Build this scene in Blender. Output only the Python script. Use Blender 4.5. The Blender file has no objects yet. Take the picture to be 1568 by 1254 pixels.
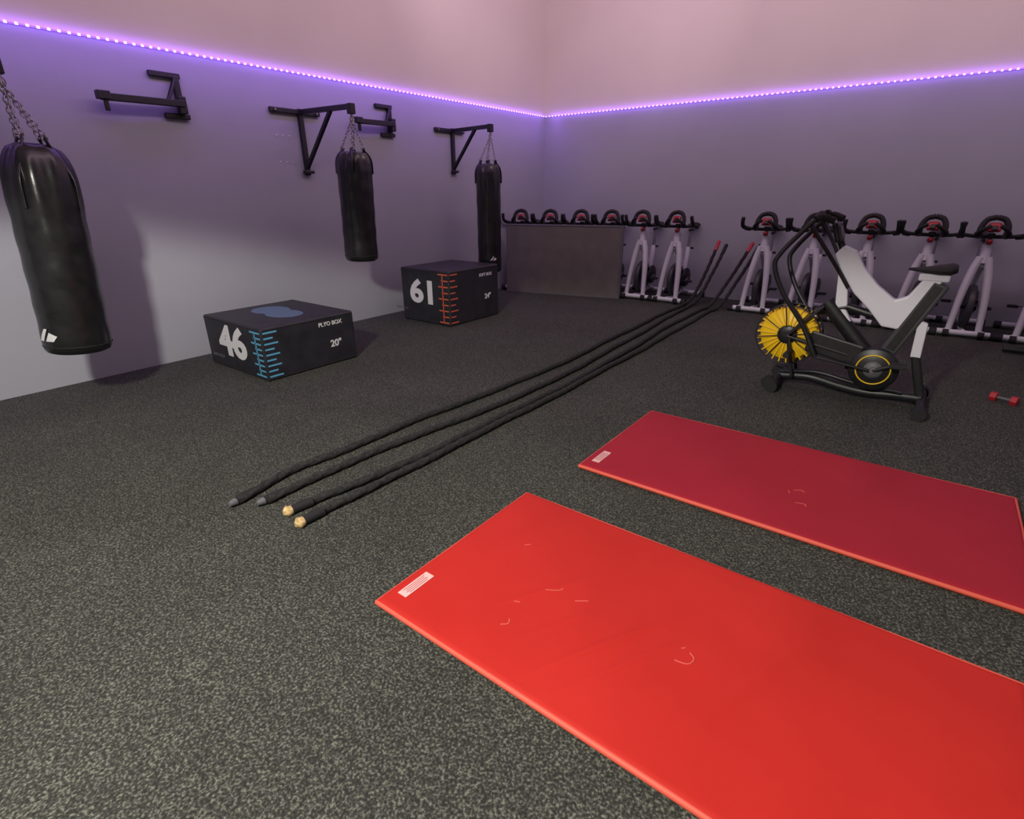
import bpy, bmesh, math, random
from mathutils import Vector, Matrix, Quaternion
random.seed(7)
S=bpy.context.scene
COL=S.collection
try:
    S.view_settings.view_transform='Standard'
    S.view_settings.look='None'
except Exception: pass

# ------------------------------------------------------------------ materials
def mat(name,col,rough=.5,metal=0,spec=.5,emit=None,estr=0,coat=0):
    m=bpy.data.materials.new(name); m.use_nodes=True
    b=m.node_tree.nodes['Principled BSDF']
    b.inputs['Base Color'].default_value=(*col,1)
    b.inputs['Roughness'].default_value=rough
    b.inputs['Metallic'].default_value=metal
    b.inputs['Specular IOR Level'].default_value=spec
    if coat: b.inputs['Coat Weight'].default_value=coat
    if emit:
        b.inputs['Emission Color'].default_value=(*emit,1)
        b.inputs['Emission Strength'].default_value=estr
    return m
def nodes(m): return m.node_tree.nodes,m.node_tree.links,m.node_tree.nodes['Principled BSDF']
def add_noise(m,c1,c2,scale,lo=.4,hi=.6,detail=3,bump=0,bscale=None,dist=.01):
    N,L,b=nodes(m)
    tc=N.new('ShaderNodeTexCoord'); n=N.new('ShaderNodeTexNoise'); n.inputs['Scale'].default_value=scale; n.inputs['Detail'].default_value=detail
    r=N.new('ShaderNodeValToRGB'); r.color_ramp.elements[0].position=lo; r.color_ramp.elements[1].position=hi
    r.color_ramp.elements[0].color=(*c1,1); r.color_ramp.elements[1].color=(*c2,1)
    L.new(tc.outputs['Object'],n.inputs['Vector']); L.new(n.outputs['Fac'],r.inputs['Fac']); L.new(r.outputs['Color'],b.inputs['Base Color'])
    if bump:
        n2=N.new('ShaderNodeTexNoise'); n2.inputs['Scale'].default_value=bscale or scale; n2.inputs['Detail'].default_value=3
        bp=N.new('ShaderNodeBump'); bp.inputs['Strength'].default_value=bump; bp.inputs['Distance'].default_value=dist
        L.new(tc.outputs['Object'],n2.inputs['Vector']); L.new(n2.outputs['Fac'],bp.inputs['Height']); L.new(bp.outputs['Normal'],b.inputs['Normal'])
    return m

M_floor=mat('rubber_floor',(.05,.05,.045),.85,spec=.2)
def floor_nodes(m):
    N,L,b=nodes(m)
    tc=N.new('ShaderNodeTexCoord')
    n=N.new('ShaderNodeTexNoise'); n.inputs['Scale'].default_value=125; n.inputs['Detail'].default_value=3; n.inputs['Roughness'].default_value=.6
    r=N.new('ShaderNodeValToRGB'); e=r.color_ramp.elements
    e[0].position=.38; e[0].color=(.020,.021,.018,1); e[1].position=.68; e[1].color=(.17,.175,.14,1)
    e2=r.color_ramp.elements.new(.52); e2.color=(.046,.048,.041,1)
    n3=N.new('ShaderNodeTexNoise'); n3.inputs['Scale'].default_value=1.3; n3.inputs['Detail'].default_value=4
    mp=N.new('ShaderNodeMapRange'); mp.inputs['From Min'].default_value=.3; mp.inputs['From Max'].default_value=.7; mp.inputs['To Min'].default_value=.88; mp.inputs['To Max'].default_value=1.12
    mx=N.new('ShaderNodeVectorMath'); mx.operation='SCALE'
    bp=N.new('ShaderNodeBump'); bp.inputs['Strength'].default_value=.3; bp.inputs['Distance'].default_value=.003
    L.new(tc.outputs['Object'],n.inputs['Vector']); L.new(tc.outputs['Object'],n3.inputs['Vector'])
    L.new(n.outputs['Fac'],r.inputs['Fac']); L.new(n3.outputs['Fac'],mp.inputs['Value'])
    L.new(r.outputs['Color'],mx.inputs[0]); L.new(mp.outputs['Result'],mx.inputs['Scale']); L.new(mx.outputs[0],b.inputs['Base Color'])
    L.new(n.outputs['Fac'],bp.inputs['Height']); L.new(bp.outputs['Normal'],b.inputs['Normal'])
floor_nodes(M_floor)
M_wlow=add_noise(mat('grey_wall_paint',(.4,.4,.43),.75,spec=.25),(.34,.35,.39),(.37,.38,.42),1.2,.3,.7,4,.08,120,.003)
M_wup=add_noise(mat('pale_wall_paint',(.7,.62,.62),.8,spec=.2),(.70,.62,.63),(.75,.67,.67),.9,.3,.7,4,.06,120,.003)
M_ceil=mat('ceiling_paint',(.7,.66,.66),.9)
M_black=add_noise(mat('black_powdercoat',(.012,.012,.013),.42),(.008,.008,.010),(.014,.014,.016),40,.4,.6)
M_rub=mat('black_rubber',(.012,.012,.013),.75)
M_leather=add_noise(mat('black_leather',(.012,.012,.013),.27,spec=.55),(.008,.008,.009),(.014,.014,.014),12,.35,.65,4,.22,9,.012)
M_vinyl=add_noise(mat('black_vinyl',(.02,.02,.025),.5),(.015,.015,.019),(.024,.024,.03),8,.35,.65,4,.15,60,.004)
M_white=mat('white_powdercoat',(.68,.68,.73),.35)
M_steel=mat('chain_steel',(.35,.34,.36),.35,metal=.9)
M_grey=mat('grey_plastic',(.12,.12,.13),.5)
M_dgrey=mat('dark_grey_steel',(.045,.045,.05),.45)
M_red=mat('red_plastic',(.42,.02,.03),.4)
M_yel=mat('yellow_plastic',(.85,.55,.01),.45)
M_txt=mat('white_print',(.7,.7,.7),.6)
M_label=mat('label_print',(.80,.48,.45),.6)
M_blue=mat('blue_print',(.10,.36,.55),.6)
M_blued=mat('blue_top_print',(.09,.15,.22),.6)
M_orange=mat('orange_print',(.65,.12,.06),.6)
M_mat1=add_noise(mat('red_mat_vinyl',(.55,.03,.02),.55,spec=.22),(.48,.020,.013),(.56,.026,.018),2.0,.3,.7,5,.14,9,.01)
M_mat2=add_noise(mat('red_mat_vinyl_dimmed',(.4,.02,.03),.55,spec=.22),(.34,.014,.026),(.40,.018,.032),2.0,.3,.7,5,.14,9,.01)  # far mat: weaker, purpler light put into a darker red
M_medge=mat('mat_edge',(.70,.10,.06),.6)
M_mark=mat('mat_scuff',(.70,.12,.09),.6)
M_rope=add_noise(mat('black_rope',(.014,.014,.014),.85),(.009,.009,.009),(.03,.03,.028),60,.35,.65,3,.4,90,.004)
M_tan=add_noise(mat('tan_rope_end',(.55,.38,.16),.8),(.42,.28,.11),(.7,.5,.24),60)
M_panel=add_noise(mat('taupe_panel',(.15,.13,.12),.7),(.13,.118,.105),(.165,.15,.135),5,.3,.7,4,.1,80,.003)
M_ledw=mat('led_bead',(.9,.8,1),.3,emit=(.62,.42,1.0),estr=1.5)
M_ledp=mat('led_strip_glow',(.3,.15,.9),.3,emit=(.28,.12,1.0),estr=.8)

# ------------------------------------------------------------------ builder
class B:
    def __init__(s): s.v=[];s.f=[];s.m=[];s.sm=[];s.mats=[]
    def mi(s,m):
        if m not in s.mats: s.mats.append(m)
        return s.mats.index(m)
    def add(s,vs,fs,m,smooth=True,T=None):
        o=len(s.v); k=s.mi(m)
        for v in vs:
            v=Vector(v); s.v.append(tuple(T@v if T else v))
        for f in fs: s.f.append([i+o for i in f]); s.m.append(k); s.sm.append(smooth)
    def bm(s,bm,m,smooth=False,T=None):
        bm.verts.ensure_lookup_table(); bm.verts.index_update()
        s.add([v.co.copy() for v in bm.verts],[[v.index for v in f.verts] for f in bm.faces],m,smooth,T); bm.free()
    def box(s,c,size,m,rot=None,bev=.006,seg=2):
        bm=bmesh.new(); bmesh.ops.create_cube(bm,size=1)
        for v in bm.verts: v.co=Vector((v.co.x*size[0],v.co.y*size[1],v.co.z*size[2]))
        if bev: bmesh.ops.bevel(bm,geom=bm.edges[:],offset=min(bev,min(size)*.45),segments=seg,affect='EDGES',profile=.5)
        T=Matrix.Translation(c)
        if rot is not None: T=T@(rot if isinstance(rot,Matrix) else Matrix.Rotation(rot[0],4,'X')@Matrix.Rotation(rot[1],4,'Y')@Matrix.Rotation(rot[2],4,'Z'))
        s.bm(bm,m,False,T)
    def plate(s,poly,y0,y1,m,bev=.012):
        """extruded polygon in the XZ plane"""
        bm=bmesh.new(); A=[bm.verts.new((x,y0,z)) for x,z in poly]; C=[bm.verts.new((x,y1,z)) for x,z in poly]
        n=len(poly); bm.faces.new(A); bm.faces.new(C[::-1])
        for i in range(n): bm.faces.new((A[i],C[i],C[(i+1)%n],A[(i+1)%n]))
        bmesh.ops.recalc_face_normals(bm,faces=bm.faces[:])
        bmesh.ops.bevel(bm,geom=bm.edges[:],offset=bev,segments=2,affect='EDGES',profile=.5)
        bmesh.ops.triangulate(bm,faces=[f for f in bm.faces if len(f.verts)>4])
        s.bm(bm,m,False)
    def bar(s,p1,p2,w,t,m,bev=.005,up=(0,0,1)):
        p1=Vector(p1);p2=Vector(p2);d=p2-p1;L=d.length;z=d.normalized()
        u=Vector(up)
        if abs(u.dot(z))>.98: u=Vector((0,1,0))
        x=u.cross(z).normalized(); y=z.cross(x)
        Rm=Matrix((x,y,z)).transposed().to_4x4()
        s.box((p1+p2)/2,(w,t,L),m,Rm,bev)
    def tube(s,pts,r,m,n=12,smooth_n=0,cap=True,radii=None,lobes=0,twist=0,amp=0,flat=1):
        pts=[Vector(p) for p in pts]
        if smooth_n:
            q=[pts[0]+(pts[0]-pts[1])]+pts+[pts[-1]+(pts[-1]-pts[-2])]; out=[]
            rr=[]
            for i in range(1,len(q)-2):
                for k in range(smooth_n):
                    t=k/smooth_n
                    a,b,c,d=q[i-1],q[i],q[i+1],q[i+2]
                    out.append(.5*((2*b)+(-a+c)*t+(2*a-5*b+4*c-d)*t*t+(-a+3*b-3*c+d)*t**3))
                    if radii: rr.append(radii[i-1]*(1-t)+radii[i]*t)
            out.append(pts[-1]); 
            if radii: rr.append(radii[-1])
            pts=out; radii=rr if radii else None
        vs=[];fs=[]; prev=None; dist=0
        for i,pnt in enumerate(pts):
            if i==0: t=pts[1]-pts[0]
            elif i==len(pts)-1: t=pts[-1]-pts[-2]
            else: t=(pts[i+1]-pts[i]).normalized()+(pts[i]-pts[i-1]).normalized()
            t.normalize()
            if prev is None:
                u=Vector((0,0,1)) if abs(t.z)<.9 else Vector((0,1,0))
                x=u.cross(t).normalized()
            else:
                x=(prev-t*prev.dot(t)).normalized()
            prev=x; y=t.cross(x)
            if i: dist+=(pts[i]-pts[i-1]).length
            R=radii[i] if radii else r
            for k in range(n):
                a=2*math.pi*k/n
                rr=R*(1+amp*math.cos(lobes*a+dist*twist)) if lobes else R
                vs.append(pnt+x*math.cos(a)*rr+y*math.sin(a)*rr*flat)
        for i in range(len(pts)-1):
            for k in range(n):
                k2=(k+1)%n; fs.append([i*n+k,i*n+k2,(i+1)*n+k2,(i+1)*n+k])
        s.add(vs,fs,m,True)
        if cap:
            s.add(vs[:n],[list(range(n))[::-1]],m,False); s.add(vs[-n:],[list(range(n))],m,False)
    def cyl(s,p1,p2,r,m,r2=None,n=20):
        s.tube([p1,p2],r,m,n=n,radii=[r,r if r2 is None else r2])
    def lathe(s,prof,m,T=None,n=40,mod=None,smooth=True):
        vs=[];fs=[]
        for (r,z) in prof:
            for k in range(n):
                a=2*math.pi*k/n; rr=r*(mod(a,z) if mod else 1)
                vs.append((rr*math.cos(a),rr*math.sin(a),z))
        for i in range(len(prof)-1):
            for k in range(n):
                k2=(k+1)%n; fs.append([i*n+k,i*n+k2,(i+1)*n+k2,(i+1)*n+k])
        s.add(vs,fs,m,smooth,T)
        s.add(vs[:n],[list(range(n))[::-1]],m,False,T); s.add(vs[-n:],[list(range(n))],m,False,T)
    def torus(s,c,R,r,m,axis=(0,1,0),n=32,k=8,sx=1,T=None):
        vs=[];fs=[]
        q=Vector((0,0,1)).rotation_difference(Vector(axis)).to_matrix().to_4x4()
        T=(T if T else Matrix.Translation(c)@q)
        for i in range(n):
            a=2*math.pi*i/n
            for j in range(k):
                b=2*math.pi*j/k
                vs.append(((R+r*math.cos(b))*math.cos(a)*sx,(R+r*math.cos(b))*math.sin(a),r*math.sin(b)))
        for i in range(n):
            for j in range(k):
                i2=(i+1)%n;j2=(j+1)%k
                fs.append([i*k+j,i2*k+j,i2*k+j2,i*k+j2])
        s.add(vs,fs,m,True,T)
    def chain(s,p1,p2,m,R=.012,r=.0032):
        p1=Vector(p1);p2=Vector(p2);d=p2-p1;L=d.length;n=max(2,int(L/(R*2.3)))
        q=Vector((1,0,0)).rotation_difference(d.normalized()).to_matrix().to_4x4()
        for i in range(n):
            c=p1+d*((i+.5)/n)
            s.torus(c,R,r,m,n=10,k=5,sx=1.6,T=Matrix.Translation(c)@q@Matrix.Rotation(math.pi/2*(i%2),4,'X'))
    def sphere(s,c,r,m,sc=(1,1,1),n=16):
        bm=bmesh.new(); bmesh.ops.create_uvsphere(bm,u_segments=n,v_segments=n//2+2,radius=r)
        s.bm(bm,m,True,Matrix.Translation(c)@Matrix.Diagonal((*sc,1)))
    def mesh(s,name):
        me=bpy.data.meshes.new(name); me.from_pydata(s.v,[],s.f)
        for m in s.mats: me.materials.append(m)
        for p,k,sm in zip(me.polygons,s.m,s.sm): p.material_index=k; p.use_smooth=sm
        me.update(); return me
    def obj(s,name,loc=(0,0,0),rz=0,parent=None):
        o=bpy.data.objects.new(name,s.mesh(name)); COL.objects.link(o)
        o.location=loc; o.rotation_euler=(0,0,rz)
        if parent: o.parent=parent
        return o

def text(b,body,loc,size,m,rot,depth=.0015,bold=.0,sx=1):
    cu=bpy.data.curves.new('t','FONT'); cu.body=body; cu.size=size; cu.extrude=depth; cu.offset=bold
    cu.align_x='CENTER'; cu.align_y='CENTER'; cu.resolution_u=4
    o=bpy.data.objects.new('t',cu); COL.objects.link(o)
    bpy.context.view_layer.update()
    me=bpy.data.meshes.new_from_object(o.evaluated_get(bpy.context.evaluated_depsgraph_get()))
    T=Matrix.Translation(loc)@rot@Matrix.Diagonal((sx,1,1,1))
    b.add([v.co.copy() for v in me.vertices],[list(p.vertices) for p in me.polygons],m,False,T)
    bpy.data.objects.remove(o); bpy.data.meshes.remove(me)

# ------------------------------------------------------------------ room
WX,WY,LZ,CZ=-5.40,7.98,2.545,4.7
XR,YF=4.0,-4.5
def slab(name,lo,hi,m):
    b=B(); c=[(lo[i]+hi[i])/2 for i in range(3)]; sz=[hi[i]-lo[i] for i in range(3)]
    b.box((0,0,0),sz,m,bev=0); return b.obj(name,c)
slab('floor',(WX-.2,YF-.2,-.1),(XR+.2,WY+.2,0),M_floor)
slab('ceiling',(WX-.2,YF-.2,CZ),(XR+.2,WY+.2,CZ+.1),M_ceil)
def wall(name,lo,hi):
    b=B()
    for z0,z1,m in ((0,LZ,M_wlow),(LZ,CZ,M_wup)):
        b.box(((lo[0]+hi[0])/2,(lo[1]+hi[1])/2,(z0+z1)/2),(hi[0]-lo[0],hi[1]-lo[1],z1-z0),m,bev=0)
    return b.obj(name)
wall('wall_left',(WX-.15,YF-.15,0),(WX,WY,0))
wall('wall_back',(WX-.15,WY,0),(XR+.15,WY+.15,0))
wall('wall_right',(XR,YF-.15,0),(XR+.15,WY,0))
wall('wall_front',(WX,YF-.15,0),(XR,YF,0))

# LED strip
b=B()
b.box((WX+.006,(YF+WY)/2,LZ),(.01,WY-YF-.02,.010),M_ledp,bev=0)
b.box(((WX+XR)/2,WY-.006,LZ),(XR-WX-.02,.01,.010),M_ledp,bev=0)
y=-.6
while y<WY-.02:
    b.box((WX+.014,y,LZ),(.010,.018,.016),M_ledw,bev=0); y+=.06
x=WX+.03
while x<2.6:
    b.box((x,WY-.014,LZ),(.020,.010,.016),M_ledw,bev=0); x+=.06
b.obj('led_strip_light')

# ------------------------------------------------------------------ exercise mats
def gym_mat(x0,y0,x1,y1,name,vinyl,ridges,marks):
    b=B(); w=x1-x0; d=y1-y0; H=.032; nx,ny=190,96
    def z(x,y):
        zz=H+.0012*math.sin(x*5+y*2)+.0008*math.sin(y*11-x*3)
        for (ax,ay,bx,by,hh,ww) in ridges:
            dx,dy=bx-ax,by-ay; L2=dx*dx+dy*dy; t=((x-ax)*dx+(y-ay)*dy)/L2
            if -.05<t<1.05:
                dd=math.hypot(x-ax-t*dx,y-ay-t*dy); zz+=hh*math.exp(-(dd/ww)**2)*max(0,math.sin(math.pi*min(1,max(0,t))))
        return zz
    vs=[];fs=[]
    for j in range(ny+1):
        for i in range(nx+1):
            x=w*i/nx;y=d*j/ny; ed=min(x,y,w-x,d-y)
            vs.append((x,y,z(x,y)-(.004 if ed<.001 else 0)))
    for j in range(ny):
        for i in range(nx): fs.append([j*(nx+1)+i,j*(nx+1)+i+1,(j+1)*(nx+1)+i+1,(j+1)*(nx+1)+i])
    b.add(vs,fs,vinyl,True)
    r=.010
    def rim(pts): b.tube(pts,r,M_medge,n=10,smooth_n=0,flat=1.1)
    zz=.018
    rim([(0,0,zz),(w,0,zz)]); rim([(w,0,zz),(w,d,zz)]); rim([(w,d,zz),(0,d,zz)]); rim([(0,d,zz),(0,0,zz)])
    for c in ((0,0),(w,0),(w,d),(0,d)): b.sphere((c[0],c[1],.018),r*1.02,M_medge,n=10)
    b.box((w/2,d/2,.014),(w-.004,d-.004,.026),M_medge,bev=.003)
    b.box((.060,.145,H+.003),(.045,.15,.002),M_label,bev=0)
    for k in range(4): b.box((.047+k*.009,.145,H+.0045),(.002,.11-.015*(k%2),.001),M_red,bev=0)
    for mk in marks: b.tube([(p[0],p[1],z(p[0],p[1])+.0008) for p in mk],.0026,M_mark,n=6,smooth_n=5,flat=.4)
    return b.obj(name,(x0,y0,0))
gym_mat(-1.37,.946,.53,1.912,'exercise_mat',M_mat1,
  [(.62,.02,.95,.62,.007,.012),(.72,.0,1.02,.55,.005,.010),(.35,.2,.6,.62,.004,.012),(1.1,.1,1.35,.8,.003,.02),(.5,.1,.72,.5,.003,.01)],
  [[(.45,.18),(.47,.20),(.46,.22)],[(.48,.42),(.52,.45),(.53,.47)],[(1.0,.40),(1.04,.41),(1.05,.44),(1.03,.46)],[(.25,.6),(.27,.62)],[(.60,.44),(.64,.47)],[(.42,.30),(.44,.31)],[(1.0,.46),(1.01,.47)]])
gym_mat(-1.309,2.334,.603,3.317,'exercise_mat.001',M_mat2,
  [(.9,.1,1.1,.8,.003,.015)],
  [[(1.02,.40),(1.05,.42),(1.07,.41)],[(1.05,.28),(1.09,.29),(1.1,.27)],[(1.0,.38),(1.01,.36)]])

# ------------------------------------------------------------------ plyo boxes
RF=Matrix.Rotation(math.pi/2,4,'X')
RS=Matrix.Rotation(math.pi/2,4,'Z')@Matrix.Rotation(math.pi/2,4,'X')
def plyo(name,x0,x1,y0,y1,H,num,ink,labels,top=False,nx=.50):
    b=B(); w=x1-x0;d=y1-y0
    b.box((w/2,d/2,H/2),(w,d,H),M_vinyl,bev=.018,seg=3)
    for zz in (.018,H-.018):
        b.tube([(.012,-.001,zz),(w-.012,-.001,zz)],.003,M_rub,n=6); b.tube([(w+.001,.012,zz),(w+.001,d-.012,zz)],.003,M_rub,n=6)
    text(b,num,(w-nx,-.002,H*.56),.36,M_txt,RF,bold=.014,sx=1.25)
    text(b,'SOFT PLYO',(w-.8,-.002,H*.22),.04,M_grey,RF)
    n=9
    for i in range(n):
        z=.04+(H-.08)*i/(n-1); l=.15 if i%2==0 else .10
        b.box((w-.018-l/2,-.001,z),(l,.004,.014),ink,bev=0)
        l2=l*.8; b.box((w+.001,.018+l2/2,z),(.004,l2,.014),ink,bev=0)
    b.box((w-.10,-.001,H/2),(.012,.004,H-.1),ink,bev=0)
    text(b,labels[0],(w+.002,d*.72,H*.84),.05,M_txt,RS,bold=.001)
    text(b,labels[1],(w+.002,d*.76,H*.42),.085,M_txt,RS,bold=.002)
    if top:
        for cx,cy,rx,ry in ((w*.34,d*.52,.19,.16),(w*.60,d*.50,.19,.15)):
            vs=[(cx+rx*math.cos(t*math.pi/16),cy+ry*math.sin(t*math.pi/16),H+.001+.0004*(cx>.5)) for t in range(32)]
            b.add(vs,[list(range(32))],M_blued,False)
    return b.obj(name,(x0,y0,0))
plyo('plyo_box',-5.10,-4.13,2.09,2.99,.445,'46',M_blue,('PLYO BOX','20"'),True)
plyo('plyo_box.001',-5.03,-4.24,4.39,5.28,.625,'61',M_orange,('SOFT BOX','24"'),nx=.42)

# ------------------------------------------------------------------ punching bags + brackets
def bag_bracket(b,y,z,xt,yt,zlow):
    xw=WX+.022
    b.box((xw,y,(z+zlow)/2),(.04,.05,z-zlow+.06),M_black)
    b.box((xw,y-.05,z),(.035,.55,.045),M_black)
    b.bar((xw,y,z),(xt,yt,z),.045,.045,M_black)
    b.bar((xw,y,zlow+.03),(xw+.62*(xt-xw),y+.62*(yt-y),z-.01),.035,.035,M_black)
    b.box((xw+.02,y,zlow),(.05,.11,.03),M_black)
    b.box((xt,yt,z-.02),(.06,.06,.09),M_black)
    for dy in (-.28,.18): b.cyl((xw+.01,y+dy,z),(xw+.035,y+dy,z),.010,M_steel,n=8)
def punching_bag(name,x,y,zb,zt,r,hook,br,tilt=0,logo=None,fold=.05,tp=.80,topr=.6):
    e=bpy.data.objects.new(name,None); COL.objects.link(e); e.location=(x,y,0)
    b=B(); H=zt-zb
    prof=[(.02,0),(r*.80,.0),(r*.93,.012),(r*.99,.035),(r,.06)]
    for i in range(1,22): prof.append((r*(1+.012*math.sin(i*1.3)),.06+(H*tp-.06)*i/21))
    for i in range(1,13):
        t=i/12; prof.append((r*(topr+(1-topr)*math.sqrt(max(0,1-t**2.2))) , H*(tp+(1-tp)*t)))
    prof+=[(r*topr*.7,H-.012),(.02,H-.02)]
    def mod(a,z):
        t=max(0,(z-H*.45)/(H*.55)); return 1+fold*t*t*math.cos(6*a+z*3)+fold*.5*t*math.cos(11*a-2*z)+.006*math.sin(3*a+9*z)
    T=Matrix.Translation((0,0,zb))
    if tilt: T=Matrix.Translation((0,0,zt))@Matrix.Rotation(tilt,4,'X')@Matrix.Translation((0,0,-H))
    b.lathe(prof,M_leather,T,n=90,mod=mod)
    b.torus((0,0,0),r*1.003,.004,M_rub,T=T@Matrix.Translation((0,0,.055)),n=48,k=6)
    hk=Vector(hook)-Vector((x,y,0))
    for k in range(4):
        a=math.pi/4+k*math.pi/2
        c,s=math.cos(a),math.sin(a)
        P=[T@Vector((c*r*m,s*r*m,z)) for m,z in ((1.01,H*(tp-.05)),(.99,H*(tp+.35*(1-tp))),(topr+.26,H*(tp+.75*(1-tp))),(topr+.06,H*1.0),(topr-.02,H*1.03))]
        b.tube(P,.024,M_leather,n=8,smooth_n=4,flat=.3)
        b.torus(P[-1],.018,.004,M_steel,axis=(s,-c,0),n=14,k=6)
        b.chain(P[-1]+Vector((0,0,.015)),hk-Vector((0,0,.10)),M_steel)
    b.cyl(hk-Vector((0,0,.12)),hk-Vector((0,0,.03)),.012,M_steel,n=12)
    b.torus(hk-Vector((0,0,.10)),.025,.005,M_steel,axis=(1,0,0),n=16,k=6)
    if logo:
        th,z0,sz=logo; R=r*1.025
        def q(u,v): a=th+u*sz/R; return T@Vector((R*math.cos(a),R*math.sin(a),z0+v*sz))
        for quad in ([(-1,0),(-.45,0),(.15,1),(-.15,1)],[(-.2,0),(.5,0),(.85,.42),(.25,.72)]):
            A,Bq,Cq,D=[Vector(p) for p in quad]; n=5; vs=[];fs=[]
            for j in range(n+1):
                for i in range(n+1):
                    s_,t_=i/n,j/n; P=(A*(1-s_)+Bq*s_)*(1-t_)+(D*(1-s_)+Cq*s_)*t_
                    vs.append(q(P.x,P.y))
            for j in range(n):
                for i in range(n): fs.append([j*(n+1)+i,j*(n+1)+i+1,(j+1)*(n+1)+i+1,(j+1)*(n+1)+i])
            b.add(vs,fs,M_txt,False)
    b.obj(name+'_body',(0,0,0),parent=e)
    if br:
        c=B(); bag_bracket(c,*br); o=c.obj(name+'_bracket',(-x,-y,0),parent=e)
    return e
punching_bag('punching_bag',-4.65,1.14,.425,1.745,.193,(-4.65,1.08,2.18),(.90,2.18,-4.65,1.08,1.62),tilt=-.07,logo=(-1.15,.10,.085),fold=.06,tp=.76,topr=.42)
punching_bag('punching_bag.001',-4.65,3.59,.80,1.81,.163,(-4.65,3.62,2.20),(3.55,2.20,-4.65,3.62,1.65),tilt=-.03,tp=.86)
punching_bag('punching_bag.002',-4.65,5.62,.46,1.77,.152,(-4.65,5.68,2.19),(5.78,2.19,-4.65,5.68,1.70),logo=(-.55,.16,.05),tp=.88)

def folded_bracket(name,y,z0,z1,ya,za):
    b=B(); xw=.022
    b.box((xw,0,(z0+z1)/2),(.04,.05,z1-z0),M_black)
    b.box((xw,-.08,z1),(.035,.24,.04),M_black); b.box((xw,-.04,z0),(.035,.20,.04),M_black)
    b.box((xw+.05,-.01,za),(.07,.06,.13),M_black)
    b.bar((xw+.07,0,za+.01),(xw+.09,ya-y,za),.05,.05,M_black)
    b.box((xw+.09,ya-y+.03,za-.05),(.03,.03,.09),M_black)
    b.box((xw+.09,ya-y+.02,za+.01),(.06,.09,.06),M_black)
    b.bar((xw+.03,-.02,z1-.03),(xw+.07,-.12,za+.02),.025,.025,M_black)
    return b.obj(name,(WX,y,0))
folded_bracket('wall_bracket',2.41,2.06,2.36,1.80,2.14)
folded_bracket('wall_bracket.001',4.72,2.07,2.36,4.18,2.17)
b=B()
for z in (1.98,1.74):
    for k in range(3): b.cyl((0,3.27+k*.07,z),(.006,3.27+k*.07,z),.007,M_txt,n=10)
b.obj('wall_screw_plugs',(WX,0,0))

# ------------------------------------------------------------------ battle ropes
def rope(name,pts,tip,end,rad=.021):
    b=B(); P=[Vector((x,y,z)) for x,y,z in pts]
    q=[P[0]*2-P[1]]+P+[P[-1]*2-P[-2]]; out=[]
    for i in range(1,len(q)-2):
        a,bb,c,d=q[i-1],q[i],q[i+1],q[i+2]; n=max(4,int((c-bb).length/.018))
        for k in range(n):
            t=k/n; out.append(.5*((2*bb)+(-a+c)*t+(2*a-5*bb+4*c-d)*t*t+(-a+3*bb-3*c+d)*t**3))
    out.append(P[-1])
    for o in out: o.x+=.007*math.sin(o.y*4.3+P[0].x*9)+.003*math.sin(o.y*13+P[0].x*5); o.z=max(o.z,rad)
    b.tube(out,rad,M_rope,n=12,lobes=3,twist=55,amp=.12)
    d=(P[0]-P[1]).normalized()
    b.tube([P[0]-d*.10,P[0]-d*.02,P[0]+d*.01],rad*1.1,M_rub,n=14)
    b.tube([P[0],P[0]+d*.03,P[0]+d*.045],rad,tip,n=14,radii=[rad*1.05,rad*(1.35 if tip is M_tan else .8),rad*.6])
    d=(P[-1]-P[-2]).normalized()
    b.tube([P[-1]-d*.02,P[-1]+d*.11,P[-1]+d*.125],rad*1.15,end,n=14,radii=[rad*1.15,rad*1.15,rad*.8])
    return b.obj(name)
g=.022
rope('battle_rope',[(-2.50,.99,g),(-2.57,1.34,g),(-2.53,1.76,g),(-2.53,2.31,g),(-2.47,3.0,g),(-2.43,3.79,g),(-2.47,5.0,g),(-2.51,6.11,g),(-2.52,6.95,g),(-2.47,7.25,.09),(-2.40,7.55,.42),(-2.36,7.72,.70)],M_grey,M_red)
rope('battle_rope.001',[(-2.39,1.08,g),(-2.38,1.51,g),(-2.34,2.12,g),(-2.24,3.03,g),(-2.25,3.94,g),(-2.33,5.4,g),(-2.40,6.5,g),(-2.42,6.98,g),(-2.38,7.28,.09),(-2.31,7.58,.42),(-2.27,7.74,.66)],M_grey,M_rub)
rope('battle_rope.002',[(-2.20,1.11,g),(-2.13,1.67,g),(-2.11,2.17,g),(-2.09,3.21,g),(-2.12,4.44,g),(-2.20,5.7,g),(-2.22,6.8,g),(-2.16,7.15,.06),(-2.06,7.5,.36),(-1.96,7.74,.70)],M_tan,M_red)
rope('battle_rope.003',[(-2.07,1.09,g),(-2.06,1.71,g),(-2.04,2.42,g),(-2.03,3.67,g),(-2.05,5.2,g),(-2.09,6.75,g),(-2.04,7.12,.06),(-1.96,7.5,.36),(-1.87,7.76,.68)],M_tan,M_rub)

# ------------------------------------------------------------------ partition panel
b=B(); L=1.77
b.box((L/2,0,.50),(L,.05,.97),M_panel,bev=.01)
b.box((L/2,0,.99),(L+.01,.06,.025),M_grey,bev=.006)
b.box((L/2,0,.012),(L,.07,.024),M_grey,bev=.004)
b.box((L-.01,0,.5),(.03,.06,.98),M_grey,bev=.006)
b.obj('partition_panel',(-5.18,6.67,0),math.atan2(.43,1.72))

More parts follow.
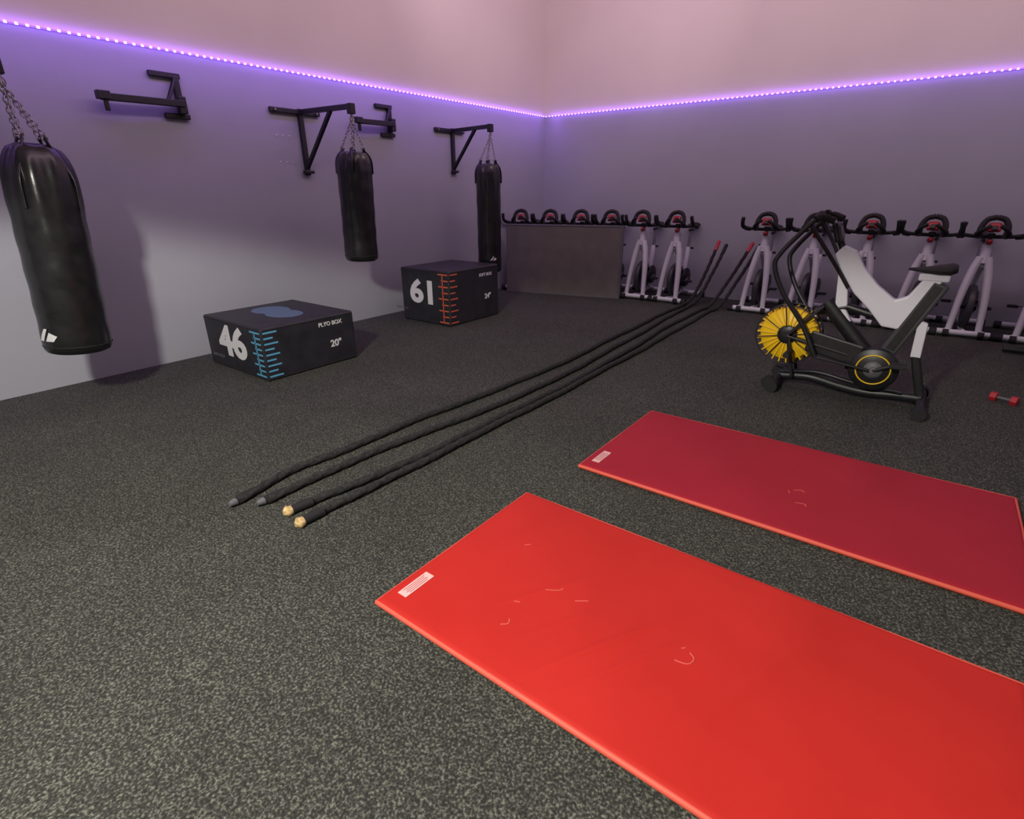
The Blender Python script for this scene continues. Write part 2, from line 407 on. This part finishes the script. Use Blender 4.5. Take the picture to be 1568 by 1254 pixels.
# ------------------------------------------------------------------ spin bikes
def spin_mesh(saddle=.98):
    b=B()
    b.tube([(-.25,0,.05),(.25,0,.05)],.028,M_white,n=12); b.tube([(-.22,.74,.05),(.22,.74,.05)],.028,M_white,n=12)
    for x in (-.25,.25):
        b.cyl((x-.03,0,.04),(x+.03,0,.04),.038,M_rub); b.cyl((x*.88-.03,.74,.04),(x*.88+.03,.74,.04),.038,M_rub)
    b.cyl((-.17,-.035,.045),(-.12,-.035,.045),.035,M_rub); b.cyl((.12,-.035,.045),(.17,-.035,.045),.035,M_rub)
    for s in (-1,1):
        b.tube([(s*.125,.02,.06),(s*.112,.05,.25),(s*.095,.09,.45),(s*.065,.13,.66),(s*.028,.15,.80)],.03,M_white,n=12,smooth_n=4,radii=[.028,.032,.035,.037,.038],flat=1.4)
        b.bar((s*.125,.0,.07),(s*.16,.02,.05),.04,.05,M_white)
    b.tube([(0,.14,.74),(0,.17,.92)],.042,M_white,n=14)
    T=Matrix.Translation((0,.24,.29))@Matrix.Rotation(math.pi/2,4,'Y')
    b.lathe([(.03,-.022),(.17,-.022),(.185,-.03),(.215,-.03),(.225,-.018),(.225,.018),(.215,.03),(.185,.03),(.17,.022),(.03,.022)],M_dgrey,T,n=48)
    b.cyl((-.07,.24,.29),(.07,.24,.29),.03,M_black)
    b.tube([(0,.15,.74),(0,.32,.58),(0,.46,.40),(0,.52,.30)],.032,M_white,n=12,smooth_n=4,flat=1.3)
    b.tube([(0,.50,.28),(0,.56,.50),(0,.60,.70)],.032,M_white,n=12)
    b.tube([(0,0,.06),(0,.22,.045),(0,.50,.10),(0,.74,.06)],.026,M_white,n=10,smooth_n=4)
    b.tube([(0,.50,.30),(0,.50,.10)],.03,M_white,n=10)
    b.tube([(0,.60,.68),(0,.625,saddle-.06)],.020,M_steel,n=12)
    b.cyl((.02,.60,.69),(.07,.60,.69),.014,M_rub)
    T=Matrix.Translation((.06,.47,.30))@Matrix.Rotation(math.pi/2,4,'Y')
    b.lathe([(.02,-.02),(.12,-.02),(.13,-.01),(.13,.01),(.12,.02),(.02,.02)],M_black,T,n=32)
    b.box((.06,.36,.30),(.038,.24,.12),M_black,bev=.015)
    for s in (-1,1):
        b.bar((s*.10,.47,.30),(s*.11,.47-s*.15,.27),.025,.015,M_steel)
        b.box((s*.16,.47-s*.155,.27),(.09,.08,.025),M_rub)
    b.tube([(0,.50,saddle),(0,.56,saddle+.005),(0,.66,saddle+.01),(0,.74,saddle+.015)],.04,M_rub,n=16,smooth_n=4,radii=[.02,.035,.075,.085],flat=.42)
    b.bar((0,.56,saddle-.05),(0,.70,saddle-.05),.03,.03,M_black)
    b.tube([(0,.16,.88),(0,.19,1.0)],.022,M_steel,n=12)
    b.box((0,.19,1.01),(.06,.12,.045),M_black)
    b.tube([(-.24,.10,1.02),(-.15,.13,1.005),(0,.15,1.0),(.15,.13,1.005),(.24,.10,1.02)],.019,M_rub,n=10,smooth_n=4)
    for s in (-1,1):
        b.tube([(s*.24,.10,1.02),(s*.252,.04,1.035),(s*.252,-.01,1.08),(s*.245,-.03,1.14)],.023,M_rub,n=10,smooth_n=4)
        b.tube([(s*.11,.14,1.0),(s*.125,.05,1.03),(s*.08,-.01,1.08),(s*.035,-.02,1.11)],.019,M_rub,n=10,smooth_n=4)
        b.tube([(s*.24,.10,1.02),(s*.25,.20,1.0),(s*.21,.26,.99)],.020,M_rub,n=10,smooth_n=3)
        b.tube([(s*.095,.06,.99),(s*.105,.08,1.08),(s*.07,.10,1.16),(0,.11,1.185)],.026,M_rub,n=10,smooth_n=4)
    b.box((0,.09,1.09),(.11,.05,.09),M_red,rot=(-.4,0,0),bev=.02)
    b.box((0,.062,1.085),(.05,.03,.05),M_black,rot=(-.4,0,0),bev=.01)
    b.sphere((0,.13,.95),.028,M_red,n=12)
    return b.mesh('spin_bike')
bm_=spin_mesh()
bikes=[(-5.08,6.84,14),(-4.62,6.95,14),(-4.16,7.06,12),(-3.72,7.15,8),(-3.28,7.19,2),(-2.80,7.20,-2),
       (-1.67,7.19,2),(-1.14,7.20,-3),(-.59,7.20,0),(-.06,7.18,-6),(.44,7.19,3),(.98,7.20,0)]
for i,(x,y,rz) in enumerate(bikes):
    o=bpy.data.objects.new('spin_bike' if i==0 else 'spin_bike.%03d'%i,bm_); COL.objects.link(o)
    o.location=(x,y,0); o.rotation_euler=(0,0,math.radians(rz))

# ------------------------------------------------------------------ air bike
b=B()
for x,e in ((-.46,.24),(.47,.26)):
    b.tube([(x,-e,.055),(x,e,.055)],.03,M_black,n=14)
    for s in (-1,1):
        b.cyl((x,s*e-.035,.045),(x,s*e+.035,.045),.045,M_rub)
b.cyl((-.50,-.20,.05),(-.50,-.15,.05),.05,M_rub); b.cyl((-.50,.15,.05),(-.50,.20,.05),.05,M_rub)
b.tube([(-.46,0,.065),(-.25,0,.09),(-.05,0,.06),(.12,0,.045),(.30,0,.06),(.47,0,.07)],.030,M_black,n=12,smooth_n=5,flat=1.2)
b.tube([(-.46,0,.10),(-.20,-.04,.15),(.05,-.05,.12),(.35,-.03,.10)],.018,M_black,n=10,smooth_n=5)
fz=.41; fx=-.45
T=Matrix.Translation((fx,0,fz))@Matrix.Rotation(math.pi/2,4,'X')
b.lathe([(.05,-.045),(.19,-.045),(.20,-.03),(.20,.03),(.19,.045),(.05,.045)],M_yel,T,n=48)
b.lathe([(.02,-.06),(.065,-.06),(.075,-.05),(.075,.05),(.065,.06),(.02,.06)],M_black,T,n=32)
for k in range(26):
    a=2*math.pi*k/26
    c=(fx+math.cos(a)*.145,0,fz+math.sin(a)*.145)
    b.box(c,(.15,.115,.010),M_yel,rot=Matrix.Rotation(-a,4,'Y'),bev=.002)
for yy in (-.066,.066):
    b.torus((fx,yy,fz),.225,.005,M_black,axis=(0,1,0),n=48,k=6)
    for k in range(8):
        a=2*math.pi*k/8+.2
        b.tube([(fx+.06*math.cos(a),yy,fz+.06*math.sin(a)),(fx+.225*math.cos(a),yy,fz+.225*math.sin(a))],.0035,M_black,n=6)
for s in (-1,1):
    b.bar((-.36,s*.085,.10),(fx+.02,s*.085,fz),.035,.02,M_black)
    b.bar((fx,s*.085,fz),(-.24,s*.075,.66),.045,.02,M_black)
    b.bar((fx,s*.085,fz),(.10,s*.06,.30),.05,.02,M_black)
b.tube([(-.24,0,.68),(-.05,0,.48),(.12,0,.30)],.042,M_black,n=12,flat=1.3)
b.tube([(-.30,0,.60),(-.10,0,.66),(.06,0,.62)],.028,M_black,n=12)
b.box((-.12,-.075,.36),(.36,.03,.16),M_black,rot=(0,.2,0),bev=.02)
T=Matrix.Translation((.15,-.07,.25))@Matrix.Rotation(math.pi/2,4,'X')
b.lathe([(.02,-.02),(.145,-.02),(.155,-.01),(.155,.015),(.145,.025),(.02,.025)],M_black,T,n=48)
b.torus((.15,-.098,.25),.105,.005,M_yel,n=48,k=8)
b.lathe([(.02,-.0),(.06,-.0),(.06,.035),(.02,.035)],M_grey,T,n=32)
for s in (-1,1):
    b.bar((.15,s*.12,.25),(.15-s*.13,s*.125,.25-s*.07),.035,.018,M_black)
    b.box((.15-s*.14,s*.18,.25-s*.075),(.10,.10,.028),M_rub)
b.cyl((.15,-.12,.25),(.15,.12,.25),.022,M_steel)
b.plate([(-.25,1.02),(-.20,1.085),(-.12,1.05),(-.05,.94),(.05,.83),(.17,.74),(.235,.77),(.30,.90),(.40,.90),(.385,.80),(.33,.70),(.31,.60),(.24,.54),(.13,.55),(.03,.66),(-.08,.76),(-.17,.88)],-.036,.036,M_white)
b.plate([(-.21,.96),(-.15,.94),(-.10,.66),(-.14,.62),(-.18,.66)],-.025,.025,M_white,bev=.008)
b.bar((-.14,0,.66),(-.02,0,.46),.04,.05,M_white,bev=.012,up=(0,1,0))
b.plate([(.33,.62),(.39,.60),(.40,.36),(.34,.36)],-.026,.026,M_white,bev=.008)
b.bar((.40,0,.87),(.19,0,.34),.10,.075,M_dgrey,bev=.012,up=(0,1,0))
b.bar((.385,-.039,.85),(.215,-.039,.40),.05,.01,M_black,bev=.002,up=(0,1,0))
b.bar((.36,0,.40),(.46,0,.08),.055,.05,M_black,bev=.012,up=(0,1,0))
b.bar((.20,0,.38),(.12,0,.06),.05,.05,M_black,bev=.01,up=(0,1,0))
b.bar((.355,0,.84),(.37,0,.93),.045,.045,M_steel)
b.box((.35,0,.905),(.17,.08,.05),M_white,bev=.012)
b.tube([(.20,0,.95),(.27,0,.95),(.36,0,.955),(.43,0,.965),(.46,0,.968)],.05,M_rub,n=18,smooth_n=4,radii=[.022,.045,.09,.105,.07],flat=.35)
b.tube([(-.20,0,1.04),(-.25,0,1.14)],.022,M_black,n=12)
b.box((-.26,0,1.17),(.04,.19,.14),M_black,rot=(0,-.35,0),bev=.015)
b.box((-.237,0,1.175),(.008,.13,.08),M_grey,rot=(0,-.35,0),bev=.003)
for s in (-1,1):
    y=s*.17
    b.tube([(-.22,y,.30),(-.34,y,.52),(-.50,s*.21,.74),(-.585,s*.24,.93),(-.56,s*.25,1.03),(-.44,s*.25,1.19),(-.38,s*.24,1.26)],.017,M_black,n=10,smooth_n=5)
    b.tube([(-.38,s*.24,1.26),(-.34,s*.22,1.275),(-.27,s*.20,1.25)],.024,M_rub,n=10,smooth_n=3)
    b.tube([(-.38,s*.24,1.26),(-.37,s*.17,1.29),(-.37,s*.08,1.29)],.022,M_rub,n=10,smooth_n=3)
    b.bar((-.22,y,.30),(.13,s*.13,.25),.03,.015,M_black)
    b.cyl((-.40,s*.10,.30),(-.40,s*.26,.30),.022,M_rub)
    b.tube([(-.40,s*.25,1.22),(-.28,s*.18,1.05),(-.20,s*.08,.92),(-.12,s*.05,.80)],.014,M_black,n=8,smooth_n=4)
b.obj('air_bike',(-.30,4.55,0))

# ------------------------------------------------------------------ dumbbell
b=B()
b.cyl((-.06,0,.030),(.06,0,.030),.010,M_grey,n=12)
for s in (-1,1):
    T=Matrix.Translation((s*.06,0,.0305))@Matrix.Rotation(math.pi/2,4,'Y')@Matrix.Rotation(math.pi/6,4,'Z')
    b.lathe([(.022,-.022),(.033,-.019),(.035,-.013),(.035,.013),(.033,.019),(.022,.022)],M_red,T,n=6,smooth=False)
b.obj('dumbbell',(.655,5.04,0),math.radians(-22))
# ------------------------------------------------------------------ weight bench (right edge)
b=B()
b.tube([(-.14,0,.04),(.14,0,.04)],.03,M_black); b.tube([(-.25,1.1,.04),(.25,1.1,.04)],.03,M_black)
b.bar((0,0,.05),(0,1.1,.05),.06,.06,M_black)
b.bar((0,.15,.05),(0,.35,.40),.06,.06,M_black); b.bar((0,.95,.05),(0,.75,.40),.06,.06,M_black)
b.box((0,.25,.44),(.28,.40,.07),M_vinyl,bev=.02)
b.box((0,.84,.66),(.28,.85,.07),M_vinyl,rot=(.6,0,0),bev=.02)
for x in (-.14,.14): b.cyl((x-.02,0,.04),(x+.02,0,.04),.04,M_rub)
b.obj('weight_bench',(.99,5.62,0))

# ------------------------------------------------------------------ camera
f,p,a,r,h=814.6,.389,.653,-.007,1.45
F=Vector((-math.sin(a)*math.cos(p), math.cos(a)*math.cos(p), -math.sin(p)))
R=Vector((math.cos(a),math.sin(a),0)); U=R.cross(F)
R,U=R*math.cos(r)+U*math.sin(r),-R*math.sin(r)+U*math.cos(r)
cd=bpy.data.cameras.new('camera'); co=bpy.data.objects.new('camera',cd); COL.objects.link(co)
cd.lens=f/1568*36; cd.sensor_width=36; cd.clip_start=.05
co.matrix_world=Matrix([[R[0],U[0],-F[0],0],[R[1],U[1],-F[1],0],[R[2],U[2],-F[2],h],[0,0,0,1]])
S.camera=co

# ------------------------------------------------------------------ lights
def light(name,kind,loc,power,col,**k):
    l=bpy.data.lights.new(name,kind); l.energy=power; l.color=col
    for kk,v in k.items(): setattr(l,kk,v)
    o=bpy.data.objects.new(name,l); COL.objects.link(o); o.location=loc; return o
def aimed(o,d,along):
    """local -Z points along d, local X along the wall"""
    z=-Vector(d).normalized(); x=Vector(along); y=z.cross(x).normalized(); x=y.cross(z)
    o.matrix_world=Matrix.Translation(o.location)@Matrix((x,y,z)).transposed().to_4x4()
light('downlight','SPOT',(-1.2,-1.0,2.9),740,(1,.97,.86),spot_size=math.radians(146),spot_blend=.10,shadow_soft_size=.15)
light('added_ambient_fill','AREA',(-.8,2.2,4.55),22,(.75,.58,1),shape='RECTANGLE',size=7,size_y=8)  # added overhead fill for the purple ambient, no real fixture
o=light('added_wall_fill','AREA',(-2.2,2.8,4.2),72,(1,.70,.80),shape='RECTANGLE',size=8,size_y=.5); aimed(o,(-1,0,.12),(0,1,0))  # unseen fill added to brighten the upper left wall
o=light('added_wall_fill.001','AREA',(-.5,4.8,4.2),84,(1,.74,.82),shape='RECTANGLE',size=8,size_y=.5); aimed(o,(0,1,.10),(1,0,0))  # same added fill, aimed at the back wall
VIO=(.34,.12,1)
# light thrown by the LED strip: a thin spill on the wall behind it and a wash down the wall
o=light('led_strip_lamp','AREA',(WX+.06,3.6,LZ),5,VIO,shape='RECTANGLE',size=8.6,size_y=.02); aimed(o,(-1,0,0),(0,1,0))
o=light('led_strip_lamp.001','AREA',(-.8,WY-.06,LZ),5,VIO,shape='RECTANGLE',size=9,size_y=.02); aimed(o,(0,1,0),(1,0,0))
o=light('led_strip_lamp.002','AREA',(WX+.25,3.6,LZ),16,VIO,shape='RECTANGLE',size=8.6,size_y=.03); aimed(o,(-.25,0,-1),(0,1,0))
o=light('led_strip_lamp.003','AREA',(-.8,WY-.25,LZ),6,VIO,shape='RECTANGLE',size=9,size_y=.03); aimed(o,(0,.25,-1),(1,0,0))
w=bpy.data.worlds.new('world'); S.world=w; w.use_nodes=True
w.node_tree.nodes['Background'].inputs[0].default_value=(.3,.25,.4,1); w.node_tree.nodes['Background'].inputs[1].default_value=.1
